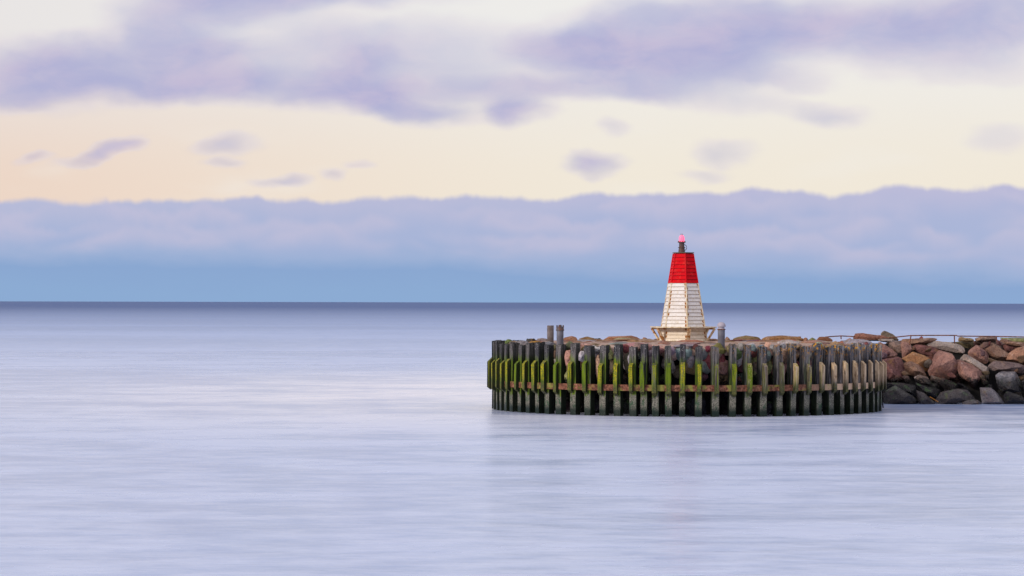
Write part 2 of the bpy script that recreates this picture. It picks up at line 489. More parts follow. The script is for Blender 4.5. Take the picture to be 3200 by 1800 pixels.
def board_mat(name, c, c2, rust_amt, moss=False, dirt=0.0, lap=(0.26, 0.165, 0.085, 1)):
    """painted boards: uv.x runs along the board, uv.y up; rust weeps from the nail ends"""
    m, t, b, out = new_mat(name)
    tco = t.new('ShaderNodeTexCoord')
    oi = t.new('ShaderNodeObjectInfo')
    u, v, _ = t.xyz(tco.outputs['UV'])
    rnd = oi.outputs['Random']
    oc = t.vmath('ADD', tco.outputs['Object'], t.vmath('MULTIPLY', rnd, (23.0, 31.0, 7.0)))
    n1 = t.noise(oc, 5.0, 4.0, 0.6)
    n2 = t.noise(oc, 26.0, 4.0, 0.65)
    col = t.mix(t.rng(n1, 0.35, 0.65), c2, c)
    col = t.mix(t.math('MULTIPLY', t.rng(n2, 0.62, 0.70), dirt), col, (0.20, 0.17, 0.14, 1))
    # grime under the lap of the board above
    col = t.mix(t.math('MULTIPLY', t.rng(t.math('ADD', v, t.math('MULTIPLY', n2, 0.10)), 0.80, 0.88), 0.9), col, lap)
    col = t.mix(t.math('MULTIPLY', t.rng(t.noise(t.mapping(oc, (6, 6, 3)), 1.0, 4.0, 0.6), 0.50, 0.70), dirt * 0.55), col, (0.55, 0.42, 0.25, 1))
    e = t.math('MINIMUM', u, t.math('SUBTRACT', 1.0, u))
    sel = t.math('FRACT', t.math('MULTIPLY_ADD', t.math('GREATER_THAN', u, 0.5), 0.37, t.math('MULTIPLY', rnd, 13.0)))
    du = t.math('DIVIDE', t.math('SUBTRACT', e, 0.075), 0.045)
    dv = t.math('DIVIDE', t.math('SUBTRACT', v, 0.42), 0.40)
    dd = t.math('SQRT', t.math('ADD', t.math('MULTIPLY', du, du), t.math('MULTIPLY', dv, dv)))
    dd = t.math('ADD', dd, t.math('MULTIPLY_ADD', n2, 1.2, -0.6))
    ru = t.math('MULTIPLY', t.rng(dd, 1.05, 0.7), t.rng(sel, 1.0 - rust_amt, 1.05 - rust_amt))
    rc = t.mix(t.rng(dd, 0.25, 0.7), (0.16, 0.035, 0.006, 1), (0.46, 0.20, 0.04, 1))
    col = t.mix(ru, col, rc)
    if moss:
        pz = t.xyz(t.new('ShaderNodeNewGeometry').outputs['Position'])[2]
        mo = t.math('MULTIPLY', t.rng(t.math('ADD', pz, t.math('MULTIPLY', n1, 0.2)), 2.52, 2.42), t.rng(n2, 0.4, 0.6))
        col = t.mix(mo, col, (0.10, 0.09, 0.012, 1))
    t.put(b.inputs['Base Color'], col)
    b.inputs['Roughness'].default_value = 0.65
    b.inputs['Specular IOR Level'].default_value = 0.1
    bump(t, n2, 0.15, 0.01, b)
    return m


def rust_mat(name, amt_green=0.0):
    m, t, b, out = new_mat(name)
    g = t.new('ShaderNodeNewGeometry')
    pos = g.outputs['Position']
    px = t.xyz(pos)[0]
    n1 = t.noise(t.mapping(pos, (1, 1, 1)), 2.2, 4.0, 0.6)
    n2 = t.noise(pos, 12.0, 5.0, 0.65)
    col = t.mix(t.rng(n2, 0.36, 0.62), (0.07, 0.026, 0.018, 1), (0.25, 0.105, 0.065, 1))
    col = t.mix(t.math('MULTIPLY', t.rng(n2, 0.60, 0.72), 0.7), col, (0.50, 0.26, 0.20, 1))
    if amt_green:
        col = t.mix(t.math('MULTIPLY', t.rng(n1, 0.50, 0.62), amt_green), col, (0.22, 0.24, 0.05, 1))
        pale = t.math('MULTIPLY', t.rng(px, 9.3, 11.2), t.rng(t.math('ADD', n2, t.math('MULTIPLY', n1, 0.5)), 1.0, 0.8))
        col = t.mix(pale, col, (0.62, 0.44, 0.31, 1))
    t.put(b.inputs['Base Color'], col)
    b.inputs['Roughness'].default_value = 0.8
    bump(t, n2, 0.5, 0.01, b)
    return m


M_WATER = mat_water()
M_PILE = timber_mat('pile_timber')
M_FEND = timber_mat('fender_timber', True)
M_ROCK = rock_mat('granite_boulder', wet_z=0.92)
M_STONE = rock_mat('pier_stone', wet_z=1.2, moss=0.6)
M_CORE = plain_mat('rubble_core', (0.012, 0.011, 0.012, 1), 0.9)
M_GRAVEL = plain_mat('pier_gravel', (0.44, 0.32, 0.27, 1), 0.95, 0.5, 9.0, c2=(0.26, 0.18, 0.15, 1), bump_s=0.9)
M_BAND = rust_mat('band_steel', 0.8)
M_RUST = rust_mat('rail_rust')
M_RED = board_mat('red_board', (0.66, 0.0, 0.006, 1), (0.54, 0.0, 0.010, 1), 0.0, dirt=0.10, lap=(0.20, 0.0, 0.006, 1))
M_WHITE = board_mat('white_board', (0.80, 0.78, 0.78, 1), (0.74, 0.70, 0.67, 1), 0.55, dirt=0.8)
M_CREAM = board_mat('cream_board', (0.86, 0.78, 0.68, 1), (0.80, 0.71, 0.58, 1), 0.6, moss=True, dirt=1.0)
M_TRIM = plain_mat('trim_paint', (0.74, 0.66, 0.52, 1), 0.55, 0.3, 9.0, c2=(0.52, 0.40, 0.25, 1))
M_STRUT = plain_mat('strut_rusty_paint', (0.70, 0.56, 0.38, 1), 0.6, 0.3, 7.0, c2=(0.34, 0.13, 0.025, 1))
M_IRON = plain_mat('dark_iron', (0.075, 0.075, 0.085, 1), 0.5, 0.4, 14.0, c2=(0.12, 0.055, 0.04, 1))
M_CAP = plain_mat('roof_plate', (0.13, 0.115, 0.09, 1), 0.6, 0.4, 10.0)
M_PIPE = plain_mat('grey_pipe', (0.17, 0.17, 0.20, 1), 0.55, 0.2, 3.0, c2=(0.105, 0.10, 0.125, 1), bump_s=0.1)
M_PIPEB = plain_mat('brown_pipe', (0.19, 0.16, 0.16, 1), 0.7, 0.3, 4.0, c2=(0.115, 0.09, 0.085, 1))
M_DOME = plain_mat('pipe_cap', (0.40, 0.36, 0.42, 1), 0.5, 0.2, 5.0, bump_s=0.1)
M_BLACK = plain_mat('black_rubber', (0.012, 0.012, 0.014, 1), 0.5, 0.2, 5.0)
M_STICK = plain_mat('orange_stick', (0.42, 0.17, 0.03, 1), 0.7, 0.3, 8.0)


def lens_mat():
    m, t, b, out = new_mat('lantern_glass')
    b.inputs['Base Color'].default_value = (0.9, 0.30, 0.45, 1)
    b.inputs['Roughness'].default_value = 0.15
    b.inputs['Emission Color'].default_value = (1.0, 0.14, 0.30, 1)
    b.inputs['Emission Strength'].default_value = 0.75
    tr = t.new('ShaderNodeBsdfTransparent')
    tr.inputs[0].default_value = (1.0, 0.65, 0.75, 1)
    mx = t.new('ShaderNodeMixShader')
    mx.inputs[0].default_value = 0.62
    t.l.new(tr.outputs[0], mx.inputs[1])
    t.l.new(b.outputs[0], mx.inputs[2])
    t.l.new(mx.outputs[0], out.inputs[0])
    return m


def glow_mat():
    m, t, b, out = new_mat('lantern_lamp')
    b.inputs['Base Color'].default_value = (0.8, 0.02, 0.03, 1)
    b.inputs['Emission Color'].default_value = (1.0, 0.03, 0.06, 1)
    b.inputs['Emission Strength'].default_value = 3.0
    return m


M_LENS = lens_mat()
M_GLOW = glow_mat()

# ---------------------------------------------------------------- sea
CX, CY, RP = 6.10, 95.0, 6.79          # pier centre, radius to the outer pile faces
bm = bmesh.new()
radii = [0, 25, 60, 120, 250, 500, 1000, 2500, 6000, 15000, 40000, 90000]
prev = None
SEG = 96
for r in radii:
    if r == 0:
        ring = [bm.verts.new((0, 0, 0))]
    else:
        ring = [bm.verts.new((r * math.sin(2 * math.pi * i / SEG), r * math.cos(2 * math.pi * i / SEG), 0)) for i in range(SEG)]
    if prev is not None:
        for i in range(SEG):
            j = (i + 1) % SEG
            if len(prev) == 1:
                bm.faces.new((prev[0], ring[j], ring[i]))
            else:
                bm.faces.new((prev[i], prev[j], ring[j], ring[i]))
    prev = ring
for f in bm.faces:
    f.normal_update()
    if f.normal.z < 0:
        f.normal_flip()
me = bpy.data.meshes.new('sea')
bm.to_mesh(me)
bm.free()
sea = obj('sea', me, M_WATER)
sea['kind'] = 'structure'


# ---------------------------------------------------------------- stones
def finish_rock(bm, name, cuts, amp, seed, ang=38, bev=0.06, chips=0):
    bmesh.ops.convex_hull(bm, input=bm.verts)
    cr = random.Random(seed * 7 + 1)
    for _ in range(chips):                       # break corners off along flat planes
        n = Vector((cr.uniform(-1, 1), cr.uniform(-1.2, 0.1), cr.uniform(-.8, 1))).normalized()
        far_ = max(v.co.dot(n) for v in bm.verts)
        near_ = min(v.co.dot(n) for v in bm.verts)
        bmesh.ops.bisect_plane(bm, geom=list(bm.verts) + list(bm.edges) + list(bm.faces), dist=1e-4,
                               plane_co=n * (far_ - (far_ - near_) * cr.uniform(.04, .13)), plane_no=n, clear_outer=True)
        bmesh.ops.delete(bm, geom=list(bm.faces) + list(bm.edges), context='EDGES_FACES')
        bmesh.ops.convex_hull(bm, input=bm.verts)
        bmesh.ops.delete(bm, geom=[v for v in bm.verts if not v.link_faces], context='VERTS')
    junk = [v for v in bm.verts if not v.link_faces]
    bmesh.ops.delete(bm, geom=junk, context='VERTS')
    bmesh.ops.dissolve_limit(bm, angle_limit=R(8), verts=bm.verts, edges=bm.edges)
    if bev > 0:
        bmesh.ops.bevel(bm, geom=list(bm.edges), offset=bev, segments=1, affect='EDGES', clamp_overlap=True, profile=0.6)
    bmesh.ops.triangulate(bm, faces=bm.faces)
    bmesh.ops.remove_doubles(bm, verts=bm.verts, dist=0.002)
    if cuts:
        long_e = sorted(bm.edges, key=lambda e: -e.calc_length())
        lim = long_e[0].calc_length() * 0.28
        for _ in range(cuts):
            es = [e for e in bm.edges if e.calc_length() > lim]
            if not es:
                break
            bmesh.ops.subdivide_edges(bm, edges=es, cuts=1)
            bmesh.ops.triangulate(bm, faces=bm.faces)
            lim *= 0.6
    bm.normal_update()
    off = Vector((seed * 3.7 % 91, seed * 1.3 % 57, seed * 0.77 % 33))
    for v in bm.verts:
        q = v.co + off
        n = noise.fractal(q * 1.7, 1.0, 2.0, 4) + 0.5 * noise.noise(q * 6.0)
        v.co += v.normal * n * amp
    return to_mesh(bm, name, ang)


def rock_blob(name, seed, size, n=16, round_=0.5, cuts=2, amp=0.03):
    """stone of given half sizes; more points and roundness give a cobble"""
    rr = random.Random(seed)
    bm = bmesh.new()
    for i in range(n):
        v = Vector((rr.gauss(0, 1), rr.gauss(0, 1), rr.gauss(0, 1))).normalized()
        k = 1.0 if round_ > 0.8 else rr.uniform(0.8, 1.1)
        bm.verts.new((v.x * size[0] * k, v.y * size[1] * k, v.z * size[2] * k))
    return finish_rock(bm, name, cuts, amp * max(size), seed, 50 if round_ > 0.5 else 36, 0.10 * min(size))


def rock_outline(name, pts, d, thick, seed, amp=0.022, lean=0.25):
    """boulder whose outline seen from the sea is pts; its own depth before and behind"""
    rr = random.Random(seed)
    mx, my = sum(p_[0] for p_ in pts) / len(pts), sum(p_[1] for p_ in pts) / len(pts)
    w = [P(mx + (x - mx) * 1.07, my + (y - my) * 1.07, d) for x, y in pts]
    c = sum(w, Vector()) / len(w)
    zs = [q.z for q in w]
    bm = bmesh.new()
    h = max(max(zs) - min(zs), 0.05)
    for q in w:
        t_ = (q.z - c.z) / h
        bm.verts.new((q.x - c.x, t_ * lean * h * 1.5, q.z - c.z))
    fx, fz = rr.uniform(-0.12, 0.12), rr.uniform(-0.05, 0.22)
    wx = max(q.x for q in w) - min(q.x for q in w)
    for q in w:                                  # front facet ring, shifted so that faces differ in tilt
        k = rr.uniform(0.42, 0.66)
        bm.verts.new(((q.x - c.x) * k + fx * wx, -thick * rr.uniform(0.65, 1.0) + (q.z - c.z) * 0.4, (q.z - c.z) * k + fz * h))
    for q in w:
        k = rr.uniform(0.5, 0.8)
        bm.verts.new(((q.x - c.x) * k, thick * rr.uniform(0.8, 1.2), (q.z - c.z) * k - 0.1 * h))
    me = finish_rock(bm, name, 3, amp, seed, 17, 0.016 * min(wx, h), chips=8)
    return me, c


# ---------------------------------------------------------------- pier head
pier = bpy.data.objects.new('pier_head', None)
COL.objects.link(pier)
pier.location = (CX, CY, 0)
tag(pier, 'round pier head of weathered timber piles packed with stones', 'pier')

# stone packing below, gravel deck above
bm = bmesh.new()
add_lathe(bm, [(0.0, -1.0), (4.9, -1.0), (5.0, 1.0), (5.7, 1.7), (6.02, 2.02), (5.6, 2.16), (0, 2.2)], 64)
core = obj('stone_fill', to_mesh(bm, 'stone_fill', 40), M_CORE, pier)
bm = bmesh.new()
rings = add_lathe(bm, [(6.14, 1.98), (6.14, 2.14), (5.95, 2.25), (5.0, 2.33), (3.5, 2.36), (1.8, 2.365), (0, 2.37)], 72)
for v in bm.verts:
    if v.co.z > 2.1:
        v.co.z += 0.035 * noise.noise(v.co * 1.5)
deck = obj('deck', to_mesh(bm, 'deck', 60), M_GRAVEL, pier)


def theta_of(px):
    """pier angle whose outer face is seen at photo column px (0 = towards the viewer)"""
    best, bt = 1e9, 0
    for i in range(-900, 901):
        th = R(i / 10.0)
        x = CX + RP * math.sin(th)
        y = CY - RP * math.cos(th)
        e = abs(1600 + F * x / y - px)
        if e < best:
            best, bt = e, th
    return bt


FRONT = [1538, 1544, 1553, 1564.5, 1580, 1598, 1623, 1649.5, 1679, 1709.6, 1745, 1791, 1836.8, 1883, 1929, 1978.6, 2012.6, 2049,
         2090, 2132, 2183.5, 2236.8, 2289, 2338.4, 2385.7, 2436, 2479, 2520.6, 2561, 2599, 2632.5, 2663, 2688, 2712, 2732,
         2745, 2755]
thetas = [theta_of(x) for x in FRONT]
a = min(thetas) - 0.07
while a > -R(232):
    thetas.append(a)
    a -= random.uniform(0.066, 0.078)
thetas += [R(93), R(98)]


def pile_mesh(rr, w, dpt, z0, z1, ragged):
    bm = bmesh.new()
    nz = 7
    prof = [(-w / 2, 0), (-w / 2 * .5, 0), (w / 2 * .5, 0), (w / 2, 0), (w / 2, dpt / 2), (w / 2, dpt), (0, dpt), (-w / 2, dpt), (-w / 2, dpt / 2)]
    rows = []
    for k in range(nz + 1):
        z = z0 + (z1 - z0) * k / nz
        row = []
        for i, (x, y) in enumerate(prof):
            j = 0.006
            zz = z
            xx, yy = x + rr.uniform(-j, j), y + rr.uniform(-j, j)
            if k == nz:
                zz += rr.uniform(-ragged, ragged * 0.4)
                xx *= 0.96
            row.append(bm.verts.new((xx, yy, zz)))
        rows.append(row)
    n = len(prof)
    for a_, b_ in zip(rows[:-1], rows[1:]):
        for i in range(n):
            j = (i + 1) % n
            bm.faces.new((a_[i], a_[j], b_[j], b_[i]))
    top = bm.verts.new((0, dpt / 2, z1 + rr.uniform(-0.03, 0.015)))
    for i in range(n):
        bm.faces.new((rows[-1][i], rows[-1][(i + 1) % n], top))
    bm.faces.new(list(reversed(rows[0])))
    return to_mesh(bm, 'pile')


def fender_mesh(rr):
    w, dp = rr.uniform(0.125, 0.155), rr.uniform(0.115, 0.135)
    zb, zt = rr.uniform(0.64, 0.74), rr.uniform(1.71, 1.80)
    bm = bmesh.new()
    prof = [(0, zb), (-dp, zb + dp * 0.75), (-dp * 1.0, (zb + zt) / 2), (-dp, zt - dp * 0.95), (0, zt)]
    L = [bm.verts.new((-w / 2 + rr.uniform(-.004, .004), y, z)) for y, z in prof]
    Q = [bm.verts.new((w / 2 + rr.uniform(-.004, .004), y, z)) for y, z in prof]
    bm.faces.new(L)
    bm.faces.new(list(reversed(Q)))
    for i in range(5):
        j = (i + 1) % 5
        bm.faces.new((L[i], Q[i], Q[j], L[j]))
    bmesh.ops.bevel(bm, geom=list(bm.edges), offset=0.004, segments=1, affect='EDGES')
    return to_mesh(bm, 'fender')


rr = random.Random(11)
for th in thetas:
    front = abs(th) <= R(99)
    x, y = RP * math.sin(th), -RP * math.cos(th)
    ztop = 2.34 + rr.uniform(-0.055, 0.04)
    s = math.sin(th)
    algae = max(0.06, min(1.0, 0.75 - 0.75 * s + rr.uniform(-.2, .2)))
    lich = max(0.0, min(1.0, (s - 0.0) * 1.6)) if front else 0.2
    pme = pile_mesh(rr, rr.uniform(0.185, 0.24), rr.uniform(0.25, 0.30), -1.2, ztop, 0.055)
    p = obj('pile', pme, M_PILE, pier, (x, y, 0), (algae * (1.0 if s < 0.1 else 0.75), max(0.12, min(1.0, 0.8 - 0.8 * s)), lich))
    p.rotation_euler = (rr.uniform(-.008, .008), rr.uniform(-.014, .014), th + rr.uniform(-.06, .06))
    bare = max(0.0, min(1.0, 0.30 + 0.9 * s + rr.uniform(-.3, .3)))
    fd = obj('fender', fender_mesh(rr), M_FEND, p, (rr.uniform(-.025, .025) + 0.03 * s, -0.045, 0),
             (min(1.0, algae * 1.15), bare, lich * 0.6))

# steel band clasping the piles, with bolts at its joint plate
bm = bmesh.new()
ths = [R(-232 + 2.0 * i) for i in range(int((232 + 97) / 2) + 1)]
r0, r1, z0, z1 = RP + 0.001, RP + 0.044, 0.83, 1.03
prev = None
for th in ths:
    s, c = math.sin(th), -math.cos(th)
    q = [bm.verts.new((r * s, r * c, z)) for r, z in ((r0, z0), (r1, z0), (r1, z1), (r0, z1))]
    if prev:
        for i in range(4):
            j = (i + 1) % 4
            bm.faces.new((prev[i], prev[j], q[j], q[i]))
    else:
        bm.faces.new(q)
    prev = q
bm.faces.new(list(reversed(prev)))
band = obj('steel_band', to_mesh(bm, 'steel_band', 40), M_BAND, pier)
bm = bmesh.new()
for i in range(5):
    for r_, zz in ():
        pass
prev = None
for i in range(6):
    th = R(84 + 2 * i)
    s, c = math.sin(th), -math.cos(th)
    q = [bm.verts.new((r * s, r * c, z)) for r, z in ((r1 + .002, .80), (r1 + .03, .80), (r1 + .03, 1.06), (r1 + .002, 1.06))]
    if prev:
        for k in range(4):
            bm.faces.new((prev[k], prev[(k + 1) % 4], q[(k + 1) % 4], q[k]))
    else:
        bm.faces.new(q)
    prev = q
bm.faces.new(list(reversed(prev)))
obj('joint_plate', to_mesh(bm, 'joint_plate', 40), M_BAND, band)
bm = bmesh.new()
add_lathe(bm, [(0, -.01), (.035, -.01), (.035, .02), (.02, .04), (0, .042)], 6)
bolt_me = to_mesh(bm, 'bolt', 30)
for deg in (76, 81, 86, 90):
    th = R(deg)
    rb = r1 + (.03 if deg >= 84 else 0)
    o = obj('bolt', bolt_me, M_RUST, band, (rb * math.sin(th), -rb * math.cos(th), .92))
    o.rotation_euler = (R(90), 0, th)

# stones of the pier: deck paving, packed stones between the piles, bigger ones on the rim
PINK, BROWN, GREY, RUSTY, TAN = (.46, .28, .24), (.36, .24, .17), (.37, .36, .39), (.43, .22, .13), (.47, .32, .19)
DRED, GREEN, LAV, PALE = (.25, .075, .085), (.24, .26, .11), (.50, .40, .45), (.56, .51, .50)
flat_me = [rock_blob('stone', 100 + i, (1, 1, .22), 26, 0.9, 2, 0.02) for i in range(8)]
cob_me = [rock_blob('stone', 200 + i, (1, .9, .85), 30, 0.9, 2, 0.03) for i in range(8)]
for m_ in flat_me + cob_me:
    m_.materials.append(M_STONE)
rr = random.Random(5)
spots = []
tries = 0
while len(spots) < 120 and tries < 6000:
    tries += 1
    rad = 5.95 * math.sqrt(rr.random())
    an = rr.uniform(0, 2 * math.pi)
    s = rr.uniform(0.28, 0.62)
    x, y = rad * math.cos(an), rad * math.sin(an)
    if math.hypot(x + 0.12, y) < 1.0 + s * 0.5:
        continue
    if all(math.hypot(x - a_, y - b_) > (s + c_) * 0.80 for a_, b_, c_ in spots):
        spots.append((x, y, s))
for x, y, s in spots:
    z = 2.355 - 0.10 * (math.hypot(x, y) / 6.0) ** 3
    o = obj('stone', rr.choice(flat_me), None, core, (x, y, z), [k * rr.uniform(.85, 1.2) for k in rr.choice([PINK, PINK, BROWN, RUSTY, RUSTY, TAN, GREY, DRED])])
    o.scale = (s, s * rr.uniform(.7, 1), s * rr.uniform(.5, .8))
    o.rotation_euler = (rr.uniform(-.08, .08), rr.uniform(-.08, .08), rr.uniform(0, 6.28))
# packed behind the piles
for lay, (zz, rad, sz, dth) in enumerate([(2.19, 6.22, .19, .06), (2.02, 6.18, .27, .085), (1.66, 5.98, .33, .105), (1.22, 5.62, .32, .13), (.7, 5.2, .34, .13), (.25, 5.15, .36, .13)]):
    th = -R(112) + lay * .03
    while th < R(100):
        s = sz * rr.uniform(.7, 1.2)
        cc = rr.choice([GREY, BROWN, PINK, GREEN, TAN, PALE, GREY, DRED])
        o = obj('stone', rr.choice(cob_me), None, core, ((rad + rr.uniform(-.1, .06)) * math.sin(th), -(rad + rr.uniform(-.1, .06)) * math.cos(th), zz + rr.uniform(-.08, .06)),
                [min(.7, k * rr.uniform(.7, 1.15) * (1.35 if lay < 3 else 1.0)) for k in cc])
        o.scale = (s * rr.uniform(.85, 1.2), s * .8, s * rr.uniform(.85, 1.15))
        o.rotation_euler = (rr.uniform(-.5, .5), rr.uniform(-.5, .5), rr.uniform(0, 6.28))
        th += dth * rr.uniform(.8, 1.15)
        if lay >= 3 and rr.random() < 0.3:
            th += dth * .6
# stones one can name: (x0, x1, y0, y1, distance, colour)
NAMED = [
    (1885, 2003, 1048, 1068, 100.4, RUSTY), (1806, 1866, 1053, 1070, 100.2, (.30, .19, .09)), (1758, 1808, 1051, 1070, 99.6, RUSTY), (2002, 2026, 1054, 1068, 100.6, RUSTY),
    (2265, 2282, 1052, 1068, 100.8, BROWN), (2290, 2380, 1049, 1070, 100.7, (.27, .19, .09)), (2377, 2510, 1049, 1069, 100.5, (.34, .18, .08)), (2488, 2508, 1050, 1066, 100.6, RUSTY),
    (2508, 2526, 1055, 1068, 100.3, RUSTY), (2525, 2550, 1055, 1068, 100.3, GREEN), (2547, 2602, 1052, 1068, 100.2, (.33, .15, .08)),
    (1609, 1656, 1064, 1086, 92.6, GREY), (1650, 1696, 1065, 1084, 91.8, (.42, .23, .05)), (1668, 1718, 1057, 1074, 96.0, (.29, .24, .23)), (1692, 1738, 1067, 1086, 91.2, (.29, .31, .36)),
    (1765, 1870, 1071, 1086, 90.6, (.33, .21, .18)), (1822, 1885, 1078, 1100, 89.8, PALE), (1820, 1860, 1066, 1082, 93.0, (.36, .13, .11)),
    (2012, 2130, 1078, 1094, 89.2, PINK), (2330, 2362, 1070, 1090, 89.6, GREY), (2387, 2414, 1064, 1114, 89.4, (.45, .25, .19)), (2425, 2500, 1062, 1085, 91.0, PALE),
    (2432, 2462, 1072, 1122, 89.9, GREY), (2500, 2575, 1063, 1078, 92.6, (.42, .24, .19)), (2590, 2625, 1066, 1096, 91.6, TAN), (2628, 2725, 1060, 1082, 94.4, (.42, .40, .46)), (2640, 2668, 1057, 1072, 97.0, PINK),
    (2190, 2228, 1096, 1158, 88.95, DRED), (2238, 2268, 1096, 1156, 88.95, DRED), (1892, 1922, 1124, 1170, 89.3, TAN), (1764, 1790, 1090, 1146, 89.9, (.36, .20, .16)), (1764, 1786, 1150, 1196, 90.0, GREEN),
    (1896, 1918, 1094, 1126, 89.2, GREEN), (1914, 1956, 1096, 1126, 89.3, (.48, .33, .29)), (2296, 2324, 1094, 1144, 89.1, LAV), (2346, 2372, 1092, 1168, 89.3, GREEN), (2392, 2416, 1118, 1170, 89.6, GREEN),
    (2085, 2122, 1088, 1124, 88.95, (.45, .30, .28)), (2140, 2172, 1098, 1154, 88.95, GREY), (2430, 2452, 1140, 1178, 90.2, (.20, .08, .09)), (1858, 1882, 1110, 1178, 89.4, BROWN), (1806, 1832, 1096, 1132, 89.6, GREY),
    (2100, 2136, 1140, 1180, 89.2, (.14, .12, .09)), (2300, 2318, 1176, 1204, 89.4, (.16, .08, .07)), (2142, 2215, 1240, 1296, 89.2, LAV), (2390, 2412, 1254, 1290, 89.6, PALE),
    (1960, 1986, 1100, 1140, 89.0, GREY), (2022, 2052, 1100, 1150, 88.95, (.30, .25, .26)), (1948, 1975, 1100, 1160, 89.1, (.10, .09, .06)),
]
for i, (xa, xb, ya, yb, d, c) in enumerate(NAMED):
    A, B = P(xa, yb + (9 if d > 95.5 else 3), d), P(xb, ya, d)
    w_, h_ = (B.x - A.x) / 2, (B.z - A.z) / 2
    o = obj('stone', rock_blob('stone', 300 + i, (w_ * 1.05, max(.18, min(.8, w_ * .8, h_ * 3.0)), h_ * 1.08), 30, 0.9, 2, 0.02), M_STONE, core,
            ((A.x + B.x) / 2 - CX, d - CY, (A.z + B.z) / 2), [min(.70, k * (1.7 if d < 91 else 1.0)) for k in c])

# ---------------------------------------------------------------- beacon
BX, BY = P(2134.8, 1000, 95.0).x, 95.0
MPP = 95.0 / F
zy = lambda y: CAMZ + (946.3 - y) * MPP
beacon = bpy.data.objects.new('beacon_tower', None)
COL.objects.link(beacon)
beacon.location = (BX, BY, 2.34)
tag(beacon, 'small red and white six-sided harbour light clad in lapped boards', 'lighthouse')
ZB = 2.34
V2 = R(7.3)                                       # corner nearest the viewer, turned right
corner = lambda k: V2 + k * R(60)
rad_at = lambda z: 0.79 - (z - 2.854) * (0.79 - 0.353) / (5.42 - 2.854)


def cpt(k, r, z):
    return Vector((r * math.sin(corner(k)), -r * math.cos(corner(k)), z - ZB))


bm = bmesh.new()
lo = [bm.verts.new(cpt(k, rad_at(2.36) - .03, 2.36)) for k in range(6)]
hi = [bm.verts.new(cpt(k, rad_at(5.41) - .03, 5.41)) for k in range(6)]
for k in range(6):
    j = (k + 1) % 6
    bm.faces.new((lo[k], lo[j], hi[j], hi[k]))
bm.faces.new(hi)
bm.faces.new(list(reversed(lo)))
obj('inner_light_block', to_mesh(bm, 'inner_light_block'), M_CORE, beacon)  # unseen solid core added inside the boards to block light
BH = 0.1285
zt = 5.42
nb = 0
while zt > 2.45:
    zb = max(zt - BH, 2.375)
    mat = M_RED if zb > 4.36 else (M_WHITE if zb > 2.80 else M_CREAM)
    for k in range(6):
        j = (k + 1) % 6
        bm = bmesh.new()
        ro_b, ro_t = rad_at(zb) + .030, rad_at(zt) + .000
        ri_b, ri_t = rad_at(zb) - .012, rad_at(zt) - .012
        zt_ = zt + .012
        q = [bm.verts.new(v) for v in (cpt(k, ri_b, zb), cpt(j, ri_b, zb), cpt(j, ri_t, zt_), cpt(k, ri_t, zt_),
                                       cpt(k, ro_b, zb), cpt(j, ro_b, zb), cpt(j, ro_t, zt_), cpt(k, ro_t, zt_))]
        fs = [bm.faces.new([q[i] for i in f]) for f in ((4, 5, 6, 7), (0, 3, 2, 1), (0, 1, 5, 4), (2, 3, 7, 6), (1, 2, 6, 5), (0, 4, 7, 3))]
        uv = bm.loops.layers.uv.new('UVMap')
        for l, c in zip(fs[0].loops, ((0, 0), (1, 0), (1, 1), (0, 1))):
            l[uv].uv = c
        for f in fs[1:]:
            for l in f.loops:
                l[uv].uv = (0.5, 0.2)
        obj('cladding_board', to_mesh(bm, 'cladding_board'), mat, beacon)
    zt -= BH
# corner battens
for k in range(6):
    for z0_, z1_, mat in ((4.395, 5.42, M_RED), (2.88, 4.392, M_TRIM), (2.375, 2.82, M_TRIM)):
        bm = bmesh.new()
        w_ = .032
        vv = []
        for z in (z0_, z1_):
            for off in (-1, 0, 1):
                r = rad_at(z) + (.040 if off == 0 else .036)
                c_ = cpt(k, r, z)
                d_ = (cpt(k + off, r, z) - c_).normalized() if off else Vector()
                vv.append(bm.verts.new(c_ + d_ * w_ * (1 if off else 0)))
            vv.append(bm.verts.new(cpt(k, rad_at(z) - .03, z)))
        for i in range(4):
            j = (i + 1) % 4
            bm.faces.new((vv[i], vv[j], vv[4 + j], vv[4 + i]))
        bm.faces.new(vv[0:4])
        bm.faces.new(list(reversed(vv[4:8])))
        obj('corner_batten', to_mesh(bm, 'corner_batten'), mat, beacon)
# plinth, bench rim, brackets and struts
def hexring(r0_, r1_, z0_, z1_, k):
    bm = bmesh.new()
    j = k + 1
    q = [bm.verts.new(v) for v in (cpt(k, r0_, z0_), cpt(j, r0_, z0_), cpt(j, r1_, z0_), cpt(k, r1_, z0_),
                                   cpt(k, r0_, z1_), cpt(j, r0_, z1_), cpt(j, r1_, z1_), cpt(k, r1_, z1_))]
    for f in ((0, 1, 2, 3), (4, 7, 6, 5), (0, 4, 5, 1), (1, 5, 6, 2), (2, 6, 7, 3), (3, 7, 4, 0)):
        bm.faces.new([q[i] for i in f])
    return bm


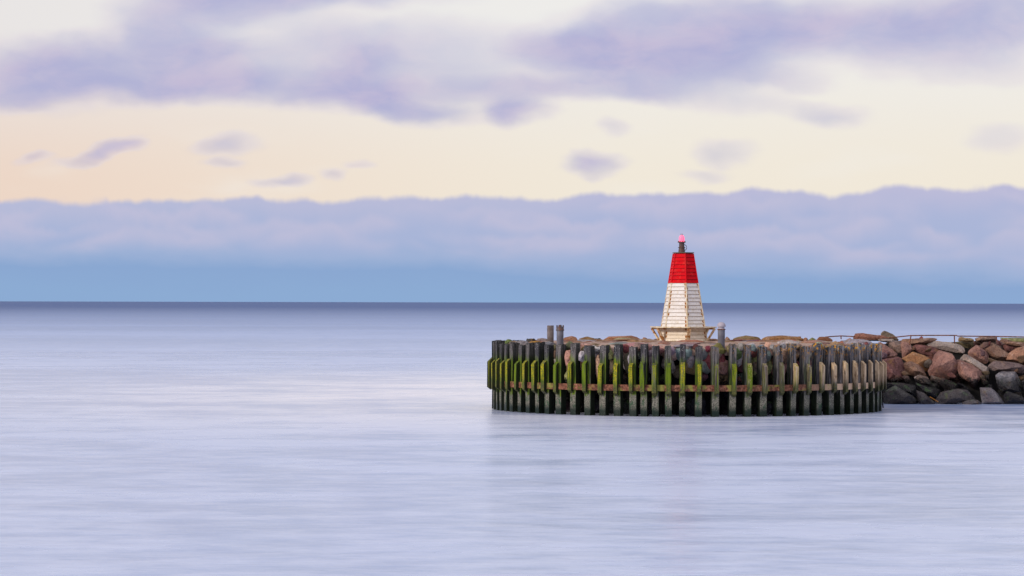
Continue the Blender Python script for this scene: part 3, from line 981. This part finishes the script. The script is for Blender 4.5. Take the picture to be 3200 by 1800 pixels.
for k in range(6):
    obj('sill_beam', to_mesh(hexring(.80, .935, 2.315, 2.375, k), 'sill_beam'), M_CREAM, beacon)
    rim = hexring(.97, 1.225, 2.832, 2.872, k)
    obj('bench_plank', to_mesh(rim, 'bench_plank'), M_TRIM, beacon)
    rim = hexring(.80, .958, 2.836, 2.868, k)
    obj('bench_plank', to_mesh(rim, 'bench_plank'), M_TRIM, beacon)
    for nm, (ra, za), (rb, zb), w_, t_ in (('bracket', (.80, 2.80), (1.15, 2.80), .07, .06), ('strut', (.905, 2.40), (1.16, 2.80), .115, .05)):
        bm = bmesh.new()
        A, B = cpt(k, ra, za), cpt(k, rb, zb)
        ax = (B - A).normalized()
        sd = Vector((math.cos(corner(k)), math.sin(corner(k)), 0))
        up = ax.cross(sd).normalized()
        q = [bm.verts.new(p_ + sd * sx * w_ / 2 + up * sy * t_ / 2) for p_ in (A, B) for sx, sy in ((-1, -1), (1, -1), (1, 1), (-1, 1))]
        for i in range(4):
            j = (i + 1) % 4
            bm.faces.new((q[i], q[j], q[4 + j], q[4 + i]))
        bm.faces.new(list(reversed(q[:4])))
        bm.faces.new(q[4:])
        obj(nm, to_mesh(bm, nm), M_STRUT, beacon)
# roof plate
bm = bmesh.new()
for r_, z_ in ((.40, 5.432), (.41, 5.462)):
    pass
lo = [bm.verts.new(cpt(k, .405, 5.434)) for k in range(6)]
hi = [bm.verts.new(cpt(k, .395, 5.462)) for k in range(6)]
for k in range(6):
    j = (k + 1) % 6
    bm.faces.new((lo[k], lo[j], hi[j], hi[k]))
bm.faces.new(hi)
bm.faces.new(list(reversed(lo)))
obj('roof_plate', to_mesh(bm, 'roof_plate'), M_CAP, beacon)
LX = P(2000 + 497 * .2622, 770, 95.0).x - BX
z_ = lambda crop: zy(710 + crop * .2622) - ZB
lamp = obj('lantern', None, None, beacon, (LX, 0, 0))
bpy.data.objects.remove(lamp)
bm = bmesh.new()
add_lathe(bm, [(0, z_(302)), (.122, z_(302)), (.115, z_(285)), (.103, z_(250)), (.100, z_(247)), (.128, z_(246)), (.128, z_(238)), (.094, z_(237)),
               (.092, z_(195)), (.098, z_(186)), (.137, z_(185)), (.140, z_(178)), (.125, z_(175)), (0, z_(174))], 28)
lan = obj('lantern_pedestal', to_mesh(bm, 'lantern_pedestal', 35), M_IRON, beacon, (LX, 0, 0))
bm = bmesh.new()
add_lathe(bm, [(0, 0), (.016, 0), (.016, .03), (.008, .036), (0, .036)], 6)
lb = to_mesh(bm, 'flange_bolt', 30)
for i in range(8):
    an = i * math.pi / 4 + .2
    obj('flange_bolt', lb, M_IRON, lan, (.122 * math.cos(an), .122 * math.sin(an), z_(177)))
bm = bmesh.new()
hl = z_(92) - z_(174)
add_lathe(bm, [(.088, 0)] + [(.097 * math.sqrt(max(0, 1 - max(0, (t - .45) / .55) ** 2.4)) * (1 - .0 * t) + (.004 if i % 2 else 0) * (t < .8), hl * t)
                              for i, t in enumerate([k / 14 for k in range(1, 14)])] + [(0, hl)], 28)
obj('lantern_lens', to_mesh(bm, 'lantern_lens', 40), M_LENS, beacon, (LX, 0, z_(174) + .002))
bm = bmesh.new()
add_lathe(bm, [(0, 0), (.022, 0), (.026, .06), (.020, .12), (.012, .16), (0, .165)], 12)
obj('lantern_lamp', to_mesh(bm, 'lantern_lamp', 40), M_GLOW, beacon, (LX, 0, z_(172)))
for i in range(5):
    an = i * 2 * math.pi / 5 + .3
    bm = bmesh.new()
    add_tube(bm, [(.03 * math.cos(an), .03 * math.sin(an), 0), (.045 * math.cos(an), .045 * math.sin(an), .06)], .004, 5)
    obj('bird_spike', to_mesh(bm, 'bird_spike'), M_IRON, beacon, (LX, 0, z_(98)))
bm = bmesh.new()
pts = [(.085 + .085 * math.sin(R(a_)) * (1.0), -.05, z_(243) + .10 * math.cos(R(a_))) for a_ in range(10, 181, 17)]
add_tube(bm, [(.07, -.05, z_(207))] + pts + [(.09, -.05, z_(283))], .011, 8)
obj('power_cable', to_mesh(bm, 'power_cable', 50), M_IRON, beacon, (LX, 0, 0))


# ---------------------------------------------------------------- pipes on the pier
def pipe(name, px, py_top, d, zbot, r, label, mat, kind):
    top = P(px, py_top, d)
    root = bpy.data.objects.new(name, None)
    COL.objects.link(root)
    root.location = (top.x, d, zbot)
    h = top.z - zbot
    tag(root, label, 'vent pipe', 'grey pipes standing on the pier head')
    bm = bmesh.new()
    if kind == 'open':
        add_lathe(bm, [(0, 0), (r, 0), (r * 1.0, h - .02), (r * .99, h), (r * .86, h), (r * .86, h - .25), (0, h - .25)], 28)
        obj('pipe_shaft', to_mesh(bm, 'pipe_shaft', 35), mat, root)
    elif kind == 'crown':
        hs = h - .17
        add_lathe(bm, [(0, 0), (r, 0), (r, hs), (r * .9, hs), (0, hs)], 28)
        obj('pipe_shaft', to_mesh(bm, 'pipe_shaft', 35), mat, root)
        bm = bmesh.new()
        add_lathe(bm, [(r * .92, hs - .03), (r * 1.18, hs - .03), (r * 1.20, hs + .0), (r * 1.10, hs + .02), (r * 1.06, hs + .10), (r * .96, hs + .11), (r * .9, hs + .02), (r * .9, hs - .03)], 28)
        cap = obj('crown_cap', to_mesh(bm, 'crown_cap', 35), M_IRON, root)
        for i in range(6):
            an = i * math.pi / 3 + .45
            bm = bmesh.new()
            t1, t2 = .028, .018
            add_box(bm, (-t1, -.012, 0), (t1, .012, .075))
            for v in bm.verts:
                if v.co.z > .05:
                    v.co.x *= .55
            o = obj('cap_tooth', to_mesh(bm, 'cap_tooth'), M_IRON, cap, (r * 1.03 * math.cos(an), r * 1.03 * math.sin(an), hs + .085))
            o.rotation_euler = (0, 0, an + math.pi / 2)
        bm = bmesh.new()
        add_lathe(bm, [(r * .45, hs), (r * .5, hs + .15), (r * .3, hs + .17), (0, hs + .17)], 12)
        obj('centre_stud', to_mesh(bm, 'centre_stud', 40), M_IRON, cap)
    else:
        hs = h - .25
        add_lathe(bm, [(0, 0), (r, 0), (r, hs), (0, hs)], 28)
        obj('pipe_shaft', to_mesh(bm, 'pipe_shaft', 35), mat, root)
        bm = bmesh.new()
        add_lathe(bm, [(0, hs + .001), (r * 1.17, hs + .001), (r * 1.18, hs + .025), (r * 1.02, hs + .03), (0, hs + .03)], 28)
        obj('pipe_flange', to_mesh(bm, 'pipe_flange', 35), M_RUST, root)
        bm = bmesh.new()
        add_lathe(bm, [(0, hs + .032), (r * .95, hs + .032), (r * .82, hs + .10), (0, hs + .10)], 28)
        obj('pipe_neck', to_mesh(bm, 'pipe_neck', 35), M_DOME, root)
        bm = bmesh.new()
        add_lathe(bm, [(0, hs + .102), (r * 1.22, hs + .102), (r * 1.20, hs + .14)] +
                  [(r * 1.18 * math.cos(R(a_)), hs + .14 + .115 * math.sin(R(a_))) for a_ in (15, 30, 45, 60, 75)] + [(0, hs + .255)], 28)
        obj('dome_cap', to_mesh(bm, 'dome_cap', 50), M_DOME, root)
    return root


pipe('vent_pipe', 1720.2, 1017, 91.6, 2.12, .112, 'plain open-topped brownish pipe, leftmost on the pier', M_PIPEB, 'open')
pipe('vent_pipe', 1750.3, 1015, 90.4, 2.05, .116, 'grey pipe with toothed crown cap, beside the plain pipe', M_PIPE, 'crown')
pipe('vent_pipe', 2254.3, 1007, 88.95, 2.08, .117, 'grey pipe with pale domed cap right of the beacon', M_PIPE, 'dome')

# ---------------------------------------------------------------- breakwater
T1, T2, T3, T4 = (2740, 1020), (2960, 1020), (2740, 1140), (2960, 1140)
K = 240 / 2484.0


def tp(*runs):
    """outline points given per enlarged view: (origin, [(x, y), ...])"""
    out = []
    for (ox, oy), pts in runs:
        out += [(ox + x * K, oy + y * K) for x, y in pts]
    return out


PK, PB, PR, OR, LG, GB, WT = (.36, .205, .175), (.31, .195, .145), (.235, .115, .11), (.42, .225, .11), (.40, .34, .31), (.27, .20, .175), (.22, .20, .22)
BOULDERS = [
    (tp((T1, [(60, 470), (180, 540), (500, 750), (670, 930), (690, 1035), (200, 1100), (60, 800)])), PK, 'pinkish sloping slab pressed against the last piles'),
    (tp((T1, [(370, 520), (590, 490), (730, 490), (780, 600), (800, 1040), (690, 1030), (560, 800), (420, 620)])), GB, 'tall grey-brown block above the sloping pink slab'),
    (tp((T1, [(780, 600), (830, 510), (1060, 560), (1150, 620), (1130, 740), (1000, 930), (830, 1040), (800, 800)])), PK, 'small squarish boulder below the leftmost tilted rail post'),
    (tp((T1, [(820, 1050), (1190, 830), (1500, 930), (1800, 1090), (1740, 1300), (1700, 1449), (1500, 1449), (1250, 1300), (900, 1100)])), OR, 'tent-shaped boulder with an orange rusty corner'),
    (tp((T1, [(1150, 620), (1400, 600), (1650, 660), (2050, 690), (2100, 760), (1900, 950), (1850, 1100), (1400, 900), (1250, 750)])), PR, 'purplish pink slab behind the orange-cornered boulder'),
    (tp((T1, [(1640, 600), (1820, 475)]), (T2, [(450, 545), (640, 720), (570, 910), (250, 880)]), (T1, [(2350, 800), (2050, 700), (1650, 660)])), LG, 'long pale speckled slab below the middle rail post'),
    (tp((T1, [(1900, 950), (2130, 730), (2300, 760), (2450, 930)]), (T2, [(200, 1060), (280, 1130), (360, 1300)]), (T4, [(360, 300), (330, 480)]), (T3, [(2100, 420), (1720, 320), (1680, 200)])), PK, 'largest pale pink boulder, upright in the middle of the heap'),
    (tp((T1, [(200, 1100), (690, 1030), (830, 1060), (920, 1230)]), (T3, [(940, 180), (860, 610), (350, 530), (220, 400), (205, 0)])), PR, 'large purplish red block right beside the timber piles'),
    (tp((T1, [(880, 1090), (1250, 1190), (1480, 1350)]), (T3, [(1540, 200), (1640, 400), (1220, 370), (940, 260), (920, 0)])), PB, 'brown diagonal boulder under the orange-cornered one'),
    (tp((T3, [(1210, 380), (1400, 330), (1640, 400), (1800, 700), (1600, 650), (1400, 600), (1260, 520)])), GB, 'grey tongue of rock hanging below the brown diagonal boulder'),
    (tp((T3, [(250, 600), (300, 550), (860, 610), (1210, 660), (1230, 780), (1300, 890), (1280, 990), (1100, 950), (620, 900), (400, 860), (240, 700)])), WT, 'dark wet slab under the purplish red block'),
    (tp((T3, [(620, 680), (880, 880), (1200, 1050), (1370, 1270), (1300, 1330), (230, 1330), (230, 900), (430, 800)])), WT, 'black three-cornered boulder at the waterline nearest the piles'),
    (tp((T3, [(1320, 850), (1540, 930), (1800, 1130), (1880, 1300), (1650, 1330), (1400, 1330), (1320, 1100)])), WT, 'small pointed wet boulder at the waterline beside the orange stick'),
    (tp((T3, [(1200, 560), (1450, 630), (2050, 800), (2100, 850), (2090, 1030), (1950, 1050), (1600, 960), (1300, 850)])), WT, 'dark flat slab with a squared right end above the orange stick'),
    (tp((T3, [(1680, 400), (1750, 330), (2050, 420), (2290, 470)]), (T4, [(0, 470), (300, 600), (560, 750), (620, 800)]), (T3, [(2140, 880), (1900, 700)])), GB, 'long dark rock wedged under the largest pale pink boulder'),
    (tp((T4, [(-180, 900), (0, 850), (350, 790), (640, 820), (980, 1100), (820, 1090), (420, 1120), (150, 1260), (-250, 1260), (-420, 1180)])), WT, 'flat weed-green boulder at the waterline'),
    (tp((T4, [(430, 1210), (880, 1120), (1010, 1150), (1180, 1270), (1100, 1340), (500, 1340)])), WT, 'low wet stone barely above the water'),
    (tp((T2, [(330, 1130), (420, 1100), (750, 1210), (1000, 1350), (1100, 1449)]), (T4, [(1180, 330), (1180, 480), (1140, 680), (1020, 770), (830, 720), (600, 500), (380, 300), (370, 0)])), PK, 'big pinkish brown boulder leaning right, dark at its foot'),
    (tp((T2, [(320, 1060), (480, 920), (720, 930), (900, 1050), (1250, 1230), (1370, 1400)]), (T4, [(1390, 480), (1330, 570), (1150, 220), (1080, 150)]), (T2, [(750, 1210), (400, 1110)])), LG, 'lichen-spotted grey boulder with an ochre right edge'),
    (tp((T2, [(680, 920), (700, 800), (960, 610), (1060, 650), (1300, 820), (1330, 1050), (1290, 1220), (1000, 1140), (720, 950)])), PK, 'upright pink boulder with a pale patch on top'),
    (tp((T2, [(1000, 600), (1040, 540), (1160, 530), (1500, 550), (1990, 910), (1940, 1050), (1820, 1130), (1400, 1000), (1300, 800)])), PB, 'long brown slab tilting down to the right'),
    (tp((T2, [(880, 480), (1300, 390), (1600, 450), (1780, 560), (1870, 800), (1560, 640), (1400, 560), (1000, 540)])), GB, 'grey-pink boulder behind the tilted brown slab'),
    (tp((T2, [(1800, 560), (2050, 560), (2300, 630), (2350, 700), (2010, 900), (1870, 830)])), PR, 'reddish brown boulder on the crest near the right edge'),
    (tp((T2, [(2010, 890), (2250, 720), (2484, 660), (2700, 700), (2800, 1000), (2700, 1250), (2400, 1250), (1900, 1130), (1990, 930)])), (.40, .22, .15), 'orange-pink boulder cut by the right edge of the picture'),
    (tp((T2, [(1300, 1230), (1480, 1150), (1700, 1115), (2300, 1210), (2470, 1300)]), (T4, [(2600, 250), (2400, 280), (1900, 190), (1400, 170)])), (.22, .17, .17), 'long smooth dark purple slab under the orange-pink boulder'),
    (tp((T4, [(1600, 350), (1730, 250), (1850, 190), (2250, 260), (2370, 380), (2400, 540), (2370, 740), (2350, 900), (2200, 880), (1900, 830), (1700, 830), (1620, 600)])), (.20, .20, .23), 'big dark wet boulder with a pale ledge'),
    (tp((T4, [(1090, 720), (1370, 710), (1490, 850), (1700, 1000), (1880, 1180), (1860, 1290), (1500, 1290), (1130, 1230), (1110, 1000)])), (.40, .38, .44), 'bright wet lavender boulder sloping into the water'),
    (tp((T4, [(1830, 870), (1950, 860), (2450, 1130), (2560, 1240), (1870, 1240)])), WT, 'low black rock at the waterline below the pale-ledged boulder'),
    (tp((T4, [(2420, 540), (2600, 480), (2800, 700), (2700, 1050), (2500, 900)])), WT, 'dark rock at the right edge just above the water'),
    (tp((T4, [(1190, 560), (1400, 640), (1490, 690), (1480, 800), (1200, 720)])), WT, 'small dark stone above the bright wet boulder'),
    (tp((T4, [(300, 590), (500, 620), (630, 760), (820, 880), (600, 860)])), WT, 'small dark stone above the weed-green boulder'),
    (tp((T1, [(700, 425), (1170, 410), (1500, 372), (1740, 365), (1980, 400), (2000, 480), (1700, 530), (1300, 590), (780, 560)])), PB, 'flat brown crest stone behind the leftmost tilted rail post'),
    (tp((T1, [(1360, 390), (1440, 305), (1530, 395), (1450, 430)])), DRED, 'small dark pointed stone touching the rail'),
    (tp((T2, [(370, 460), (400, 340), (640, 360), (840, 400), (860, 490), (600, 500)])), (.30, .22, .12), 'mossy crest stone right of the rail joint'),
    (tp((T2, [(900, 400), (1060, 345), (1500, 320), (1620, 340), (1660, 450), (1400, 460), (900, 480)])), GB, 'broad grey-brown crest stone under the right rail post'),
    (tp((T2, [(1650, 440), (1800, 400), (2200, 470), (2600, 540), (2600, 700), (1900, 590)])), PB, 'brown crest stone between the right rail post and picture edge'),
    (tp((T2, [(1640, 365), (2050, 372), (2484, 380), (2650, 460), (2600, 560), (2200, 520)])), GREEN, 'mossy green crest stone farthest right'),
    (tp((T1, [(150, 400), (150, 240), (190, 180), (260, 145), (350, 170), (430, 230), (500, 240), (600, 340), (700, 420), (640, 460)])), (.24, .20, .15), 'rounded grey-brown stone standing highest on the crest'),
    ([(2667, 1064), (2670, 1052), (2676, 1043), (2698, 1042), (2763, 1050), (2776, 1058), (2772, 1066)], (.33, .16, .12), 'long rust-red slab behind the sagging rail'),
    (tp((T1, [(0, 400), (200, 390), (560, 400), (700, 450), (770, 560), (590, 510), (370, 530), (200, 500), (60, 480)])), LG, 'pale grey flat stone under the sagging rail'),
    (tp((T1, [(1000, 520), (1350, 480), (1700, 480), (1900, 560), (1640, 640), (1150, 620)])), (.28, .22, .10), 'moss-edged stone beside the leftmost tilted rail post'),
    (tp((T2, [(250, 520), (480, 480), (850, 490), (900, 620), (780, 760), (560, 690), (420, 560)])), (.22, .19, .11), 'shaded mossy stone right of the pale speckled slab'),
]
slope_d = lambda y: 99.7 + (1265 - y) / (1265 - 1060) * 4.0
OFFS = {1: 0.4, 4: 0.35, 5: 0.3, 9: -.1, 13: .2, 14: .35, 15: -.1, 29: .5, 30: .4, 38: .4, 39: 0.2, 21: .5, 22: .5, 40: .5, 41: .7, 37: 1.0, 6: -.2, 19: .1, 24: -.1, 17: -.1, 8: .15}
for i, (pts, c, lab) in enumerate(BOULDERS):
    cy = sum(p_[1] for p_ in pts) / len(pts)
    d = slope_d(cy) + OFFS.get(i, 0)
    hh = (max(p_[1] for p_ in pts) - min(p_[1] for p_ in pts)) * d / F
    ww = (max(p_[0] for p_ in pts) - min(p_[0] for p_ in pts)) * d / F
    me, cc = rock_outline('boulder', pts, d, max(.22, .42 * min(hh, ww) + .12 * max(hh, ww)), 700 + i)
    o = obj('boulder', me, M_ROCK, None, cc, c)
    o.color[3] = {26: .62, 15: .75, 12: .72, 11: .85, 16: .6, 25: .85}.get(i, 1.0)     # how dark the tide has stained it
    tag(o, lab, 'boulder', 'boulders heaped on the breakwater')

bw = bpy.data.objects.new('breakwater', None)
COL.objects.link(bw)
bw.location = (13, 104, 0)
tag(bw, 'rubble breakwater running from the pier head out of the picture at right', 'breakwater')
bm = bmesh.new()
xs = [4.5 + 1.5 * i for i in range(21)]
prof = [(100.6, -1.0), (101.6, .5), (103.3, 1.80), (104.6, 2.14), (107.0, 2.14), (109.5, .5), (111.0, -1.0)]
rows = []
for x in xs:
    rows.append([bm.verts.new((x - 13, y - 104 + .15 * noise.noise((x, y, 0)), z + .12 * noise.noise((x * .7, y, 3)))) for y, z in prof])
for a_, b_ in zip(rows[:-1], rows[1:]):
    for i in range(len(prof) - 1):
        bm.faces.new((a_[i], b_[i], b_[i + 1], a_[i + 1]))
bm.faces.new(rows[0])
bm.faces.new(list(reversed(rows[-1])))
bcore = obj('rubble_core', to_mesh(bm, 'rubble_core', 40), M_CORE, bw)
ang_me = [rock_blob('stone', 500 + i, (1, .9, .8), 13, 0.2, 2, 0.05) for i in range(8)]
for m_ in ang_me:
    m_.materials.append(M_ROCK)
rr = random.Random(21)
for i in range(230):
    x = rr.uniform(5.5, 33)
    t_ = rr.random()
    if x < 13.6 and t_ < .5:
        t_ = rr.uniform(.5, 1.0)
    if t_ < .5:
        y = rr.uniform(101.0, 103.6)
        z = (y - 101.0) * .72 - .1
        s = rr.uniform(.35, .6)
        if x > 19.6:
            y -= .8
            s *= 1.25
    elif t_ < .8:
        y = rr.uniform(103.8, 107.2)
        z = 2.12
        s = rr.uniform(.3, .5)
    else:
        y = rr.uniform(107.2, 110)
        z = 1.8 - (y - 107.2) * .65
        s = rr.uniform(.45, .75)
    if math.hypot(x - CX, y - CY) < 7.3:
        continue
    o = obj('stone', rr.choice(ang_me), None, bw, (x - 13, y - 104, z), [k * rr.uniform(.8, 1.15) for k in rr.choice([PK, PB, PR, GB, LG, PB])])
    flat = .45 if .5 <= t_ < .8 else .85
    o.scale = (s, s * rr.uniform(.7, 1), s * flat * rr.uniform(.7, 1))
    o.rotation_euler = (rr.uniform(-.2, .2), rr.uniform(-.2, .2), rr.uniform(0, 6.28))

for i in range(70):
    x = rr.uniform(13.8, 20.5)
    y = rr.uniform(100.3, 103.0)
    z = (y - 100.3) * .80 + rr.uniform(-.05, .1)
    s = rr.uniform(.12, .26)
    o = obj('stone', rr.choice(ang_me), None, bw, (x - 13, y - 104, z), [k * rr.uniform(.7, 1.1) for k in rr.choice([PK, PB, PR, GB, PB])])
    o.scale = (s, s * .9, s * rr.uniform(.6, 1))
    o.rotation_euler = (rr.uniform(-.6, .6), rr.uniform(-.6, .6), rr.uniform(0, 6.28))

# ---------------------------------------------------------------- rail, hose and stick
rail = bpy.data.objects.new('rusty_railing', None)
COL.objects.link(rail)
RD = 102.5
r0_ = P(2845, 1075, RD)
rail.location = (r0_.x, RD, r0_.z)
tag(rail, 'low bent rusty iron railing along the breakwater crest', 'railing')
inv = Vector(rail.location)
runs = [[(2579, 1053.2), (2600, 1051.5), (2628, 1049.7), (2655, 1051), (2690, 1053.5), (2720, 1056), (2745, 1057), (2768, 1056.6), (2790, 1054.8), (2815, 1051.8), (2846, 1048.6), (2900, 1048.0), (2950, 1048.0), (2991, 1048.2)],
        [(2991.5, 1050.2), (3050, 1050.8), (3105, 1051.2), (3150, 1052), (3200, 1053.2), (3300, 1056)]]
for rn in runs:
    bm = bmesh.new()
    add_tube(bm, [P(x, y, RD) - inv for x, y in rn], .021, 8)
    obj('rail', to_mesh(bm, 'rail', 50), M_RUST, rail)
for (xa, ya, xb, yb) in ((2581, 1053.5, 2581, 1058), (2628, 1048.5, 2628.5, 1060), (2847, 1047.0, 2842, 1078), (2982.3, 1046.5, 2983.2, 1074), (3113.5, 1050.5, 3114.5, 1066)):
    bm = bmesh.new()
    add_tube(bm, [P(xa, ya, RD) - inv, P((xa + xb) / 2, (ya + yb) / 2, RD) - inv, P(xb, yb, RD) - inv], .022, 8)
    obj('rail_post', to_mesh(bm, 'rail_post', 50), M_RUST, rail)

hose_pts = [(2723, 1182), (2731, 1196), (2739, 1208), (2747, 1222), (2753, 1240), (2757, 1256), (2760, 1274)]
hd = 94.0
h0 = P(2723, 1182, hd)
bm = bmesh.new()
add_tube(bm, [P(x, y, hd + i * .12) - h0 for i, (x, y) in enumerate(hose_pts)], .024, 8)
hose = obj('hanging_hose', to_mesh(bm, 'hanging_hose', 50), M_BLACK, None, h0)
tag(hose, 'black hose hanging from the steel band into the water', 'hose')
s0 = P(2906, 1240, 99.2)
bm = bmesh.new()
add_tube(bm, [P(2906, 1240, 99.2) - s0, P(2919, 1248, 99.1) - s0, P(2932, 1256, 99.0) - s0], .016, 6)
tag(obj('driftwood_stick', to_mesh(bm, 'driftwood_stick', 50), M_STICK, None, s0), 'thin orange stick lying between the waterline boulders', 'stick')

scene.render.film_transparent = False
scene.cycles.use_denoising = True
